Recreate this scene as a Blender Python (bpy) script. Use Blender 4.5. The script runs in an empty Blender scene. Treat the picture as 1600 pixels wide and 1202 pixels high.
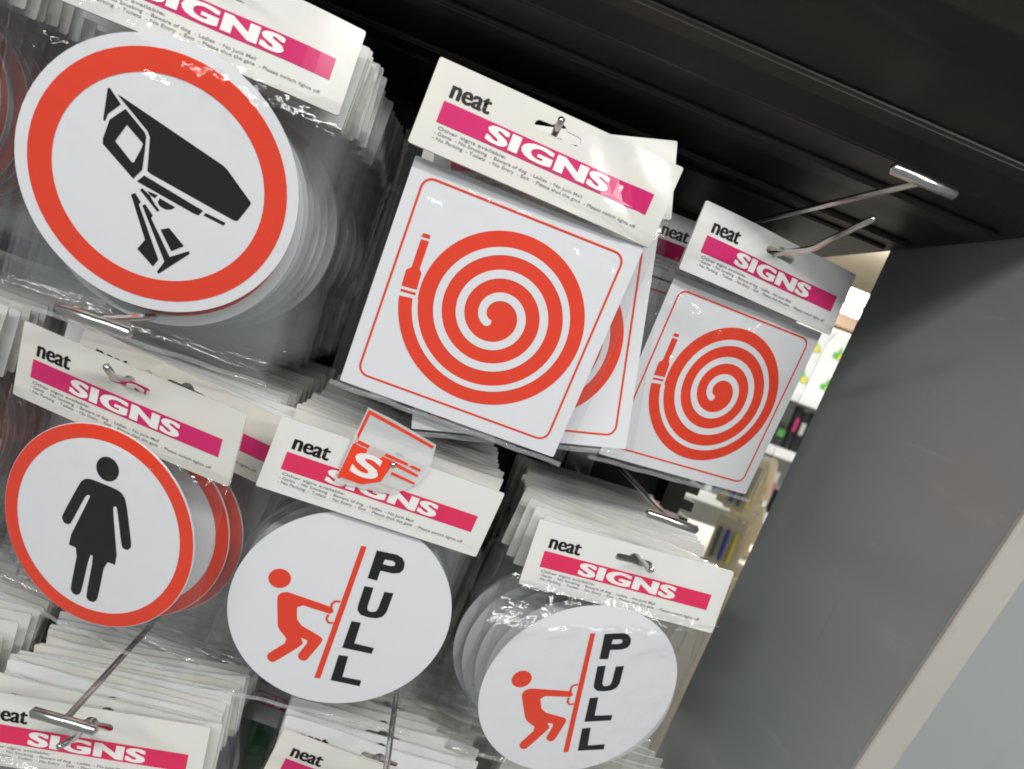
import bpy, bmesh, math, random
from mathutils import Matrix, Vector, Euler, noise
from mathutils.geometry import tessellate_polygon

random.seed(7)
R = math.radians
scene = bpy.context.scene
col = scene.collection

# ------------------------------------------------------------------ camera
cam_data = bpy.data.cameras.new('camera')
cam_data.sensor_width = 36.0
cam_data.lens = 1155.0 / 1600.0 * 36.0
cam_data.clip_start = 0.02
cam_data.clip_end = 60.0
cam = bpy.data.objects.new('camera', cam_data)
col.objects.link(cam)
cam.matrix_world = Matrix(((0.93360803, -0.33827743, -0.11808648, 0.0),
                           (-0.08137419, 0.12077643, -0.98933882, 0.0),
                           (0.34893306, 0.93326386, 0.08523079, 0.0),
                           (0, 0, 0, 1)))
scene.camera = cam
cam_data.dof.use_dof = True
cam_data.dof.focus_distance = 0.47
cam_data.dof.aperture_fstop = 9.0

# ------------------------------------------------------------------ ambient and lamps (shop lighting)
world = bpy.data.worlds.new('World')
scene.world = world
world.use_nodes = True
bg = world.node_tree.nodes['Background']
bg.inputs['Color'].default_value = (0.93, 0.97, 1.0, 1)
bg.inputs['Strength'].default_value = 0.26


def area(name, loc, target, sx, sy, power, color=(1.0, 0.985, 0.95)):
    l = bpy.data.lights.new(name, 'AREA')
    l.shape = 'RECTANGLE'
    l.size = sx
    l.size_y = sy
    l.energy = power
    l.color = color
    o = bpy.data.objects.new(name, l)
    col.objects.link(o)
    o.location = loc
    o.rotation_euler = (Vector(target) - Vector(loc)).to_track_quat('-Z', 'Y').to_euler()
    return o


# first three: ceiling fluorescent battens in the aisle behind and above the photographer
area('tube_or_fill_lamp', (0.15, -1.15, 1.10), (0.05, 0.45, -0.1), 1.5, 0.10, 24)
area('tube_or_fill_lamp', (1.75, -2.30, 1.25), (0.05, 0.45, -0.1), 1.3, 0.12, 36)
area('tube_or_fill_lamp', (-1.60, -1.90, 1.25), (0.0, 0.45, -0.1), 1.5, 0.12, 26)
area('tube_or_fill_lamp', (0.95, 1.75, 1.16), (0.8, 1.45, -0.5), 1.2, 0.12, 34)  # added unseen fill that brightens the pen cards beyond the slot
area('tube_or_fill_lamp', (2.4, 4.6, 0.98), (2.4, 4.7, 3.0), 1.2, 0.3, 45)  # added up-facing fill, brightens the far ceiling above the tube
area('tube_or_fill_lamp', (2.6, 3.6, 1.16), (2.2, 3.4, -0.5), 1.2, 0.3, 130)  # added unseen fill for the shop background

scene.view_settings.view_transform = 'Standard'
scene.view_settings.look = 'None'
scene.view_settings.exposure = 0.0
scene.view_settings.gamma = 1.0
scene.view_settings.use_curve_mapping = False
scene.cycles.transparent_max_bounces = 96
scene.cycles.filter_width = 1.8
scene.cycles.max_bounces = 10
scene.cycles.diffuse_bounces = 4
scene.cycles.glossy_bounces = 4
scene.cycles.transmission_bounces = 4
scene.cycles.caustics_reflective = False
scene.cycles.caustics_refractive = False


# ------------------------------------------------------------------ materials
def principled(name, color, rough=0.5, metal=0.0, spec=0.5, coat=0.0, coat_rough=0.1):
    m = bpy.data.materials.new(name)
    m.use_nodes = True
    b = m.node_tree.nodes['Principled BSDF']
    b.inputs['Base Color'].default_value = (*color, 1)
    b.inputs['Roughness'].default_value = rough
    b.inputs['Metallic'].default_value = metal
    b.inputs['Specular IOR Level'].default_value = spec
    b.inputs['Coat Weight'].default_value = coat
    b.inputs['Coat Roughness'].default_value = coat_rough
    return m


def add_noise(m, scale, amount, bump=0.0, bump_scale=None, rough_amp=0.0, detail=4.0):
    """break up a plain colour: value variation, fine relief and uneven gloss"""
    nt = m.node_tree
    b = nt.nodes['Principled BSDF']
    tc = nt.nodes.new('ShaderNodeTexCoord')
    no = nt.nodes.new('ShaderNodeTexNoise')
    no.inputs['Scale'].default_value = scale
    no.inputs['Detail'].default_value = detail
    nt.links.new(tc.outputs['Object'], no.inputs['Vector'])
    c = b.inputs['Base Color'].default_value[:]
    mix = nt.nodes.new('ShaderNodeMix')
    mix.data_type = 'RGBA'
    mix.inputs[6].default_value = (*[x * (1 - amount) for x in c[:3]], 1)
    mix.inputs[7].default_value = (*[min(1, x * (1 + amount)) for x in c[:3]], 1)
    nt.links.new(no.outputs['Fac'], mix.inputs[0])
    nt.links.new(mix.outputs[2], b.inputs['Base Color'])
    if rough_amp:
        mr = nt.nodes.new('ShaderNodeMapRange')
        r0 = b.inputs['Roughness'].default_value
        mr.inputs['To Min'].default_value = max(0.02, r0 - rough_amp)
        mr.inputs['To Max'].default_value = r0 + rough_amp
        nt.links.new(no.outputs['Fac'], mr.inputs['Value'])
        nt.links.new(mr.outputs['Result'], b.inputs['Roughness'])
    if bump:
        n2 = nt.nodes.new('ShaderNodeTexNoise')
        n2.inputs['Scale'].default_value = bump_scale or scale * 5
        n2.inputs['Detail'].default_value = 3
        nt.links.new(tc.outputs['Object'], n2.inputs['Vector'])
        bp = nt.nodes.new('ShaderNodeBump')
        bp.inputs['Strength'].default_value = bump
        bp.inputs['Distance'].default_value = 0.002
        nt.links.new(n2.outputs['Fac'], bp.inputs['Height'])
        nt.links.new(bp.outputs['Normal'], b.inputs['Normal'])
    return m


def card_material():
    """glossy folded header card; each card a slightly different white"""
    m = principled('header_card_white', (0.80, 0.81, 0.77), rough=0.30, spec=0.55)
    nt = m.node_tree
    b = nt.nodes['Principled BSDF']
    oi = nt.nodes.new('ShaderNodeObjectInfo')
    ramp = nt.nodes.new('ShaderNodeValToRGB')
    ramp.color_ramp.elements[0].color = (0.71, 0.70, 0.64, 1)
    ramp.color_ramp.elements[1].color = (0.79, 0.81, 0.815, 1)
    nt.links.new(oi.outputs['Random'], ramp.inputs['Fac'])
    tc = nt.nodes.new('ShaderNodeTexCoord')
    no = nt.nodes.new('ShaderNodeTexNoise')
    no.inputs['Scale'].default_value = 35
    nt.links.new(tc.outputs['Object'], no.inputs['Vector'])
    mul = nt.nodes.new('ShaderNodeMix')
    mul.data_type = 'RGBA'
    mul.blend_type = 'MULTIPLY'
    mul.inputs[0].default_value = 0.10
    nt.links.new(ramp.outputs['Color'], mul.inputs[6])
    nt.links.new(no.outputs['Color'], mul.inputs[7])
    nt.links.new(mul.outputs[2], b.inputs['Base Color'])
    mr = nt.nodes.new('ShaderNodeMapRange')
    mr.inputs['To Min'].default_value = 0.13
    mr.inputs['To Max'].default_value = 0.30
    nt.links.new(no.outputs['Fac'], mr.inputs['Value'])
    nt.links.new(mr.outputs['Result'], b.inputs['Roughness'])
    bp = nt.nodes.new('ShaderNodeBump')
    bp.inputs['Strength'].default_value = 0.12
    bp.inputs['Distance'].default_value = 0.002
    nt.links.new(no.outputs['Fac'], bp.inputs['Height'])
    nt.links.new(bp.outputs['Normal'], b.inputs['Normal'])
    return m


def film_material(name, haze, base):
    """thin clear polypropylene bag: transparent, glossier towards grazing angles, faint haze, fine crinkle"""
    m = bpy.data.materials.new(name)
    m.use_nodes = True
    nt = m.node_tree
    nt.nodes.remove(nt.nodes['Principled BSDF'])
    out = nt.nodes['Material Output']
    tr = nt.nodes.new('ShaderNodeBsdfTransparent')
    tr.inputs['Color'].default_value = (0.985, 0.988, 0.988, 1)
    gl = nt.nodes.new('ShaderNodeBsdfGlossy')
    gl.inputs['Roughness'].default_value = 0.06
    gl.inputs['Color'].default_value = (1, 1, 1, 1)
    df = nt.nodes.new('ShaderNodeBsdfDiffuse')
    df.inputs['Color'].default_value = (0.75, 0.78, 0.78, 1)
    lw = nt.nodes.new('ShaderNodeLayerWeight')
    lw.inputs['Blend'].default_value = 0.5
    pw = nt.nodes.new('ShaderNodeMath')
    pw.operation = 'POWER'
    pw.inputs[1].default_value = 4.0
    nt.links.new(lw.outputs['Facing'], pw.inputs[0])
    ma = nt.nodes.new('ShaderNodeMath')
    ma.operation = 'MULTIPLY_ADD'
    ma.inputs[1].default_value = 0.55
    ma.inputs[2].default_value = base
    nt.links.new(pw.outputs[0], ma.inputs[0])
    tc = nt.nodes.new('ShaderNodeTexCoord')
    n1 = nt.nodes.new('ShaderNodeTexNoise')
    n1.inputs['Scale'].default_value = 55
    n1.inputs['Detail'].default_value = 3
    n1.inputs['Distortion'].default_value = 1.2
    nt.links.new(tc.outputs['Object'], n1.inputs['Vector'])
    bp = nt.nodes.new('ShaderNodeBump')
    bp.inputs['Strength'].default_value = 0.7
    bp.inputs['Distance'].default_value = 0.002
    nt.links.new(n1.outputs['Fac'], bp.inputs['Height'])
    nt.links.new(bp.outputs['Normal'], gl.inputs['Normal'])
    m1 = nt.nodes.new('ShaderNodeMixShader')
    m1.inputs[0].default_value = haze
    nt.links.new(tr.outputs[0], m1.inputs[1])
    nt.links.new(df.outputs[0], m1.inputs[2])
    m2 = nt.nodes.new('ShaderNodeMixShader')
    nt.links.new(ma.outputs[0], m2.inputs[0])
    nt.links.new(m1.outputs[0], m2.inputs[1])
    nt.links.new(gl.outputs[0], m2.inputs[2])
    nt.links.new(m2.outputs[0], out.inputs['Surface'])
    return m


M = {
    'card': card_material(),
    'film': film_material('clear_film', 0.003, 0.034),
    'hazed_film': film_material('hazed_clear_film', 0.016, 0.055),  # rear bags: pale haze mixed into the film to lighten the stacks
    'seam_glint_film': film_material('sealed_edge_glint_film', 0.28, 0.08),  # pale haze put in as the highlight along the sealed bag edge
    'magenta': add_noise(principled('magenta_ink', (0.60, 0.024, 0.145), 0.20), 60, 0.06),
    'crimson': add_noise(principled('crimson_ink', (0.68, 0.030, 0.105), 0.32), 60, 0.06),
    'white_ink': principled('white_ink', (0.80, 0.80, 0.78), 0.3),
    'black_ink': principled('black_ink', (0.009, 0.009, 0.008), 0.32, spec=0.3),
    'grey_ink': principled('small_print_ink', (0.20, 0.20, 0.20), 0.4),
    'vinyl': add_noise(principled('white_vinyl', (0.77, 0.78, 0.805), 0.38), 18, 0.015),
    'red': add_noise(principled('red_ink', (0.80, 0.055, 0.022), 0.33, spec=0.35), 25, 0.05),
    'blue': add_noise(principled('violet_blue_ink', (0.055, 0.035, 0.36), 0.35), 25, 0.05),
    'green': add_noise(principled('dark_green_ink', (0.004, 0.07, 0.022), 0.35), 25, 0.1),
    'chrome': add_noise(principled('zinc_plated_wire', (0.62, 0.62, 0.60), 0.22, metal=1.0), 200, 0.12, rough_amp=0.08),
    'black_steel': add_noise(principled('black_painted_steel', (0.010, 0.009, 0.008), 0.42), 12, 0.3, bump=0.05, bump_scale=400, rough_amp=0.1),
    'rib_steel': add_noise(principled('dark_brown_painted_steel', (0.024, 0.020, 0.016), 0.40), 12, 0.3, rough_amp=0.1),
    'grey_panel': add_noise(principled('grey_laminate', (0.315, 0.345, 0.342), 0.34), 5, 0.10, bump=0.04, bump_scale=300, rough_amp=0.10),
    'edge_band': add_noise(principled('beige_edge_band', (0.44, 0.43, 0.39), 0.5), 14, 0.06),
    'pale_panel': add_noise(principled('pale_grey_sheet', (0.33, 0.355, 0.36), 0.5), 4, 0.05, rough_amp=0.1),
    'cream': add_noise(principled('cream_paint', (0.62, 0.57, 0.47), 0.7), 3, 0.06),
    'shop_white': add_noise(principled('shop_white', (0.75, 0.76, 0.73), 0.5), 6, 0.05),
    'beam': add_noise(principled('beige_beam', (0.33, 0.25, 0.19), 0.6), 6, 0.1),
    'floor': add_noise(principled('cream_floor_tile', (0.55, 0.50, 0.38), 0.3), 3, 0.08),
    'dark_pack': add_noise(principled('dark_packaging', (0.03, 0.028, 0.03), 0.25), 40, 0.6),
    'board': add_noise(principled('kraft_backing_card', (0.62, 0.55, 0.40), 0.6), 20, 0.12),
    'pink_pen': principled('pink_plastic', (0.75, 0.06, 0.22), 0.3),
    'blue_pen': principled('blue_plastic', (0.03, 0.06, 0.45), 0.3),
    'yellow': principled('yellow_print', (0.75, 0.62, 0.08), 0.4),
    'leaf': principled('green_print', (0.10, 0.42, 0.06), 0.4),
    'slate': add_noise(principled('slate_plastic', (0.10, 0.12, 0.15), 0.3), 20, 0.3),
}


def scuff(m, vec_scale, thresh, colour, amount):
    """wear with a shape of its own: sparse stretched scuffs and smudges over the base colour"""
    nt = m.node_tree
    b = nt.nodes['Principled BSDF']
    src = b.inputs['Base Color'].links[0].from_socket
    tc = nt.nodes.new('ShaderNodeTexCoord')
    mp = nt.nodes.new('ShaderNodeMapping')
    mp.inputs['Scale'].default_value = vec_scale
    mp.inputs['Rotation'].default_value = (0.5, 0, 0)
    no = nt.nodes.new('ShaderNodeTexNoise')
    no.inputs['Scale'].default_value = 1.0
    no.inputs['Detail'].default_value = 5
    no.inputs['Distortion'].default_value = 0.4
    mr = nt.nodes.new('ShaderNodeMapRange')
    mr.inputs['From Min'].default_value = thresh
    mr.inputs['From Max'].default_value = thresh + 0.10
    mr.inputs['To Max'].default_value = amount
    mix = nt.nodes.new('ShaderNodeMix')
    mix.data_type = 'RGBA'
    mix.inputs[7].default_value = (*colour, 1)
    nt.links.new(tc.outputs['Object'], mp.inputs['Vector'])
    nt.links.new(mp.outputs['Vector'], no.inputs['Vector'])
    nt.links.new(no.outputs['Fac'], mr.inputs['Value'])
    nt.links.new(mr.outputs['Result'], mix.inputs[0])
    nt.links.new(src, mix.inputs[6])
    nt.links.new(mix.outputs[2], b.inputs['Base Color'])


scuff(M['grey_panel'], (30, 9, 60), 0.62, (0.46, 0.47, 0.46), 0.35)
scuff(M['grey_panel'], (20, 120, 14), 0.66, (0.24, 0.25, 0.25), 0.45)
scuff(M['pale_panel'], (14, 14, 6), 0.60, (0.27, 0.29, 0.29), 0.4)
scuff(M['black_steel'], (3, 9, 9), 0.52, (0.040, 0.031, 0.023), 0.6)
scuff(M['black_steel'], (9, 60, 60), 0.64, (0.06, 0.05, 0.042), 0.5)
scuff(M['rib_steel'], (6, 40, 40), 0.58, (0.055, 0.045, 0.036), 0.6)
scuff(M['edge_band'], (40, 40, 25), 0.64, (0.30, 0.28, 0.24), 0.5)
sheet = M['seam_glint_film'].copy()
sheet.name = 'translucent_sheet'
for nd in sheet.node_tree.nodes:
    if nd.type == 'MIX_SHADER' and not nd.inputs[0].is_linked:
        nd.inputs[0].default_value = 0.62
M['sheet'] = sheet
lamp_mat = bpy.data.materials.new('lit_tube')
lamp_mat.use_nodes = True
lb = lamp_mat.node_tree.nodes['Principled BSDF']
lb.inputs['Emission Color'].default_value = (1, 0.97, 0.9, 1)
lb.inputs['Emission Strength'].default_value = 9.0
M['lamp'] = lamp_mat


# ------------------------------------------------------------------ object helpers
def obj(name, mesh, parent=None, mat=None, matrix=None):
    if mat is not None and not mesh.materials:
        mesh.materials.append(M[mat])
    o = bpy.data.objects.new(name, mesh)
    col.objects.link(o)
    if parent is not None:
        o.parent = parent
    if matrix is not None:
        o.matrix_local = matrix
    return o


def empty(name, matrix):
    o = bpy.data.objects.new(name, None)
    o.empty_display_size = 0.02
    col.objects.link(o)
    o.matrix_world = matrix
    return o


def tag(o, label=None, cat=None, group=None, kind=None):
    if label:
        o['label'] = label
    if cat:
        o['category'] = cat
    if group:
        o['group'] = group
    if kind:
        o['kind'] = kind
    return o


def from_bm(name, bm, mat, smooth=False):
    me = bpy.data.meshes.new(name)
    bm.to_mesh(me)
    bm.free()
    me.materials.append(M[mat])
    if smooth:
        for p in me.polygons:
            p.use_smooth = True
    return me


def add_box(bm, c, s, rot=None):
    r = bmesh.ops.create_cube(bm, size=1.0)
    mt = Matrix.Translation(c) @ (rot.to_matrix().to_4x4() if rot else Matrix.Identity(4)) @ Matrix.Diagonal((*s, 1))
    bmesh.ops.transform(bm, matrix=mt, verts=r['verts'])
    return r['verts']


def box_mesh(name, c, s, mat, bevel=0.0):
    bm = bmesh.new()
    add_box(bm, c, s)
    if bevel:
        bmesh.ops.bevel(bm, geom=bm.edges[:], offset=bevel, segments=2, affect='EDGES', profile=0.6)
    return from_bm(name, bm, mat)


def tube_mesh(name, pts, r, mat, sides=14, cap=True):
    bm = bmesh.new()
    pts = [Vector(p) for p in pts]
    rings = []
    for i, p in enumerate(pts):
        t = ((pts[min(i + 1, len(pts) - 1)] - pts[max(i - 1, 0)])).normalized()
        a = Vector((0, 0, 1)) if abs(t.z) < 0.9 else Vector((1, 0, 0))
        u = t.cross(a).normalized()
        v = t.cross(u)
        rings.append([bm.verts.new(p + r * (math.cos(k * 2 * math.pi / sides) * u + math.sin(k * 2 * math.pi / sides) * v)) for k in range(sides)])
    for a, b in zip(rings, rings[1:]):
        for k in range(sides):
            bm.faces.new((a[k], a[(k + 1) % sides], b[(k + 1) % sides], b[k]))
    if cap:
        for ring, p, s in ((rings[0], pts[0], pts[0] - pts[1]), (rings[-1], pts[-1], pts[-1] - pts[-2])):
            tip = bm.verts.new(p + s.normalized() * r * 0.7)
            for k in range(sides):
                bm.faces.new((ring[k], ring[(k + 1) % sides], tip))
    bmesh.ops.recalc_face_normals(bm, faces=bm.faces[:])
    return from_bm(name, bm, mat, smooth=True)


def flat_bm(polys, y=0.0, scale=0.001):
    """filled polygons in the x-z plane facing -y; polys = list of [outer, hole, hole...]"""
    bm = bmesh.new()
    for loops in polys:
        vs = [[Vector((x * scale, z * scale, 0)) for x, z in lp] for lp in loops]
        flat = [v for lp in vs for v in lp]
        bv = [bm.verts.new((v.x, y, v.y)) for v in flat]
        for t in tessellate_polygon(vs):
            try:
                f = bm.faces.new([bv[i] for i in t])
            except ValueError:
                continue
            f.normal_update()
            if f.normal.y > 0:
                f.normal_flip()
    return bm


def slice_bm(bm, xs=(), zs=()):
    for x in xs:
        bmesh.ops.bisect_plane(bm, geom=bm.verts[:] + bm.edges[:] + bm.faces[:], plane_co=(x, 0, 0), plane_no=(1, 0, 0))
    for z in zs:
        bmesh.ops.bisect_plane(bm, geom=bm.verts[:] + bm.edges[:] + bm.faces[:], plane_co=(0, 0, z), plane_no=(0, 0, 1))
    return bm


def bend_bm(bm, fn):
    for v in bm.verts:
        v.co.y += fn(v.co.x, v.co.z)
    return bm


def sharpen(bm, ang=35):
    bm.normal_update()
    for e in bm.edges:
        if len(e.link_faces) == 2 and e.calc_face_angle(0) > R(ang):
            e.smooth = False


def circle(r, n=72, cx=0.0, cz=0.0):
    return [(cx + r * math.cos(2 * math.pi * i / n), cz + r * math.sin(2 * math.pi * i / n)) for i in range(n)]


def rrect(w, h, r, n=6):
    pts = []
    for sx, sz, a0 in ((1, 1, 0), (-1, 1, 90), (-1, -1, 180), (1, -1, 270)):
        for i in range(n + 1):
            a = R(a0 + 90 * i / n)
            pts.append((sx * (w / 2 - r) + r * math.cos(a), sz * (h / 2 - r) + r * math.sin(a)))
    return pts


def stroke(pts, w):
    """a line of given width along pts as one polygon"""
    l, r = [], []
    for i, p in enumerate(pts):
        a = Vector(pts[max(0, i - 1)])
        b = Vector(pts[min(len(pts) - 1, i + 1)])
        t = (b - a).normalized()
        n = Vector((-t.y, t.x)) * w / 2
        l.append((p[0] + n.x, p[1] + n.y))
        r.append((p[0] - n.x, p[1] - n.y))
    return l + r[::-1]


def smooth_poly(pts, it=1):
    """round the corners of a traced outline a little (Chaikin)"""
    for _ in range(it):
        q = []
        for i, p in enumerate(pts):
            n = pts[(i + 1) % len(pts)]
            q.append((p[0] * .8 + n[0] * .2, p[1] * .8 + n[1] * .2))
            q.append((p[0] * .2 + n[0] * .8, p[1] * .2 + n[1] * .8))
        pts = q
    return pts


def text_bm(body, x0, x1, z0, z1, bold=0.0, y=0.0, spacing=1.0):
    """lettering fitted into a box given in millimetres, as flat faces"""
    cu = bpy.data.curves.new('lettering', 'FONT')
    cu.body = body
    cu.size = 1.0
    cu.offset = bold
    cu.space_character = spacing
    cu.resolution_u = 4
    cu.fill_mode = 'FRONT'
    o = bpy.data.objects.new('lettering', cu)
    col.objects.link(o)
    bpy.context.view_layer.update()
    me = bpy.data.meshes.new_from_object(o.evaluated_get(bpy.context.evaluated_depsgraph_get()))
    bpy.data.objects.remove(o)
    bpy.data.curves.remove(cu)
    bm = bmesh.new()
    bm.from_mesh(me)
    bpy.data.meshes.remove(me)
    xs = [v.co.x for v in bm.verts]
    ys = [v.co.y for v in bm.verts]
    ax, bx, ay, by = min(xs), max(xs), min(ys), max(ys)
    for v in bm.verts:
        v.co = Vector((0.001 * (x0 + (v.co.x - ax) / (bx - ax) * (x1 - x0)), y, 0.001 * (z0 + (v.co.y - ay) / (by - ay) * (z1 - z0))))
    for f in bm.faces:
        f.normal_update()
        if f.normal.y > 0:
            f.normal_flip()
    return bm



def fat_text(body, x0, x1, z0, z1, bold, shifts, spacing=1.0):
    """heavy lettering: the same word printed a few times side by side, each a hair above the last"""
    bm = bmesh.new()
    m = max(abs(q) for q in shifts)
    for i, dx in enumerate(shifts):
        b2 = text_bm(body, x0 + m + dx, x1 - m + dx, z0, z1, bold, -0.00003 * i, spacing)
        me = bpy.data.meshes.new('t')
        b2.to_mesh(me)
        b2.free()
        bm.from_mesh(me)
        bpy.data.meshes.remove(me)
    return bm


PICT = {
    'hood_tip': [(-33.2,35.7), (-32.2,36.1), (-25.8,30.5), (-30.8,23.6), (-31.4,19.6), (-32.4,20.0)],
    'lens_face': [(-23.3,29.2), (-12.4,21.7), (-11.2,19.9), (-10.4,13.0), (-9.6,2.8), (-12.9,-3.4), (-30.4,8.3), (-30.8,10.9), (-29.5,21.2)],
    'lens_hole': [(-21.2,21.9), (-11.9,15.8), (-12.2,13.2), (-14.3,4.7), (-15.4,4.7), (-25.0,11.9)],
    'camera_body': [(-28.1,34.4), (-26.4,34.3), (27.8,20.2), (30.5,18.8), (46.0,6.9), (45.9,5.3), (41.9,-5.2), (40.0,-5.6), (-5.4,2.4), (-7.1,3.2), (-9.4,20.1), (-11.1,22.7), (-23.5,31.2)],
    'under_bar': [(-8.1,0.3), (23.9,-6.5), (22.3,-9.7), (19.9,-9.7), (-10.9,-4.0)],
    'short_bar': [(25.5,-7.1), (36.4,-8.5), (35.7,-10.3), (24.6,-8.8)],
    'arm_a': [(-12.3,-11.8), (-10.4,-10.3), (-6.8,-14.0), (-7.6,-15.3), (8.1,-41.1), (6.2,-45.8), (-3.4,-39.2), (-0.7,-32.9)],
    'arm_b': [(-5.8,-15.3), (-4.6,-14.1), (0.3,-18.5), (-0.2,-20.2), (13.3,-37.4), (21.9,-30.6), (22.8,-31.8), (9.9,-48.7), (8.8,-48.0), (11.3,-40.9)],
    'arm_c': [(5.6,-24.4), (9.6,-22.0), (19.0,-28.8), (13.4,-34.0)],
    'joint_a': [(-8.5,-7.8), (-7.6,-6.5), (-3.3,-8.7), (0.1,-12.4), (3.0,-14.6), (1.9,-15.6)],
    'joint_b': [(-5.0,-6.9), (0.4,-7.2), (-0.6,-9.2), (-3.0,-8.6)],
    'joint_c': [(1.6,-8.3), (10.1,-10.0), (8.5,-11.9), (5.9,-13.0), (3.0,-12.5), (1.2,-11.0)],
    'woman_body': [(-11.7,25.9), (-8.7,26.7), (6.0,27.1), (10.3,26.3), (13.8,22.8), (22.1,0.1), (22.6,-2.9), (20.9,-5.1), (18.2,-5.5), (16.7,-3.7), (9.8,15.7), (8.6,17.3), (7.1,16.4), (7.5,13.8), (17.1,-17.1), (9.2,-17.6), (9.5,-41.1), (8.8,-44.4), (6.7,-46.0), (3.8,-46.0), (2.2,-44.0), (1.6,-17.5), (-0.9,-17.9), (-1.3,-42.2), (-2.2,-44.9), (-4.3,-46.3), (-6.8,-45.8), (-8.3,-43.5), (-8.5,-17.5), (-16.2,-17.4), (-7.8,15.9), (-8.0,17.1), (-9.8,16.6), (-11.1,14.0), (-15.9,-3.7), (-17.4,-5.6), (-20.2,-5.8), (-22.1,-3.6), (-22.1,-1.3), (-15.5,21.6), (-13.9,24.3)],
    'door_bar': [(-3.4,49.2), (0.1,49.6), (2.5,-52.4), (-1.3,-53.1)],
    'pull_man': [(-41.1,-3.3), (-41.5,-0.4), (-40.1,2.1), (-36.8,3.8), (-34.2,3.7), (-7.8,1.5), (-5.5,0.2), (-4.9,-2.2), (-6.6,-3.6), (-8.9,-3.5), (-28.5,-2.4), (-24.4,-16.1), (-7.6,-21.4), (-5.4,-22.8), (-5.0,-25.3), (-9.9,-40.7), (-11.6,-42.6), (-14.4,-42.2), (-16.2,-40.5), (-16.6,-38.4), (-13.1,-27.0), (-19.0,-25.9), (-16.7,-28.4), (-16.1,-30.8), (-28.9,-48.0), (-31.2,-49.3), (-34.0,-47.9), (-35.2,-45.1), (-34.5,-42.8), (-25.4,-30.7), (-34.1,-23.7), (-35.8,-20.1)],
    'handle_a': [(-3.1,7.2), (-6.4,6.4), (-7.6,4.2), (-7.3,1.2)],
    'handle_b': [(-7.4,-4.0), (-7.5,-7.7), (-5.5,-9.9), (-2.6,-9.3)],
    'P': [(6.9,49.1), (20.0,50.1), (24.0,48.9), (26.7,45.7), (27.4,41.4), (26.0,38.2), (22.1,36.6), (13.8,36.0), (14.0,28.5), (7.8,28.5)],
    'P_hole': [(13.8,44.6), (19.1,45.1), (21.1,43.9), (21.1,42.1), (18.7,41.1), (13.6,41.0)],
    'U': [(7.8,22.4), (13.6,23.0), (14.5,8.0), (15.7,5.8), (18.4,5.6), (20.7,6.8), (21.4,9.7), (21.2,22.3), (27.1,22.9), (27.4,8.4), (26.1,4.3), (22.8,2.0), (17.3,1.1), (12.1,1.6), (9.2,4.3), (8.5,7.2)],
    'L1': [(8.2,-4.6), (14.3,-4.1), (15.2,-20.2), (28.5,-19.9), (28.5,-24.6), (8.8,-25.6)],
    'L2': [(8.4,-31.6), (14.6,-30.8), (15.9,-47.1), (28.7,-46.4), (29.1,-51.1), (9.4,-51.8)],
    'nozzle_tip': [(-52.5,31.7), (-48.4,32.1), (-47.9,29.8), (-53.0,29.4)],
    'nozzle': [(-52.7,28.0), (-47.8,28.3), (-47.7,11.3), (-45.9,9.3), (-45.2,-1.0), (-54.5,-1.9), (-55.0,8.0), (-52.5,10.7)],
    'coupling': [(-54.2,-3.7), (-45.0,-2.9), (-44.9,-4.4), (-54.1,-5.2)],
}

# ------------------------------------------------------------------ the setting: shelf overhead, panels, back, shop beyond
SHELF_Z = 0.165
PANEL_X = 0.340


def profile_x(name, prof, x0, x1, mat, parent=None):
    """extrude a closed (y, z) profile along x"""
    bm = bmesh.new()
    a = [bm.verts.new((x0, y, z)) for y, z in prof]
    b = [bm.verts.new((x1, y, z)) for y, z in prof]
    n = len(prof)
    for i in range(n):
        bm.faces.new((a[i], a[(i + 1) % n], b[(i + 1) % n], b[i]))
    bm.faces.new(a[::-1])
    bm.faces.new(b)
    bmesh.ops.recalc_face_normals(bm, faces=bm.faces[:])
    bmesh.ops.bevel(bm, geom=[e for e in bm.edges], offset=0.0014, segments=3, affect='EDGES')
    return obj(name, from_bm(name, bm, mat), parent)


shelf = profile_x('overhead_shelf', [(0.76, SHELF_Z), (0.43, SHELF_Z), (0.29, SHELF_Z + 0.085), (0.285, SHELF_Z + 0.13), (0.76, SHELF_Z + 0.13)], -1.1, PANEL_X - 0.002, 'black_steel')
tag(shelf, 'dark painted metal shelf overhead, its ribbed underside above the hanging packs', 'shelf')
for y0, y1, h in ((0.600, 0.640, 0.003), (0.565, 0.572, 0.004), (0.470, 0.495, 0.004)):
    profile_x('rib', [(y0, SHELF_Z - 0.0002), (y0 + 0.002, SHELF_Z - h), (y1 - 0.002, SHELF_Z - h), (y1, SHELF_Z - 0.0002)], -1.1, PANEL_X - 0.012, 'rib_steel', shelf)
for t0, t1, h in ((0.12, 0.20, 0.004), (0.55, 0.78, 0.005)):
    dy, dz = -0.14, 0.085
    nl = math.hypot(dy, dz)
    ny, nz = -dz / nl, dy / nl           # outward (towards viewer and down)
    P = lambda t, k: (0.43 + dy * t + ny * k, SHELF_Z + dz * t + nz * k)
    profile_x('rib', [P(t0, 0.0002), P(t0 + 0.01, h), P(t1 - 0.01, h), P(t1, 0.0002)], -1.1, PANEL_X - 0.004, 'rib_steel', shelf)

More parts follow.
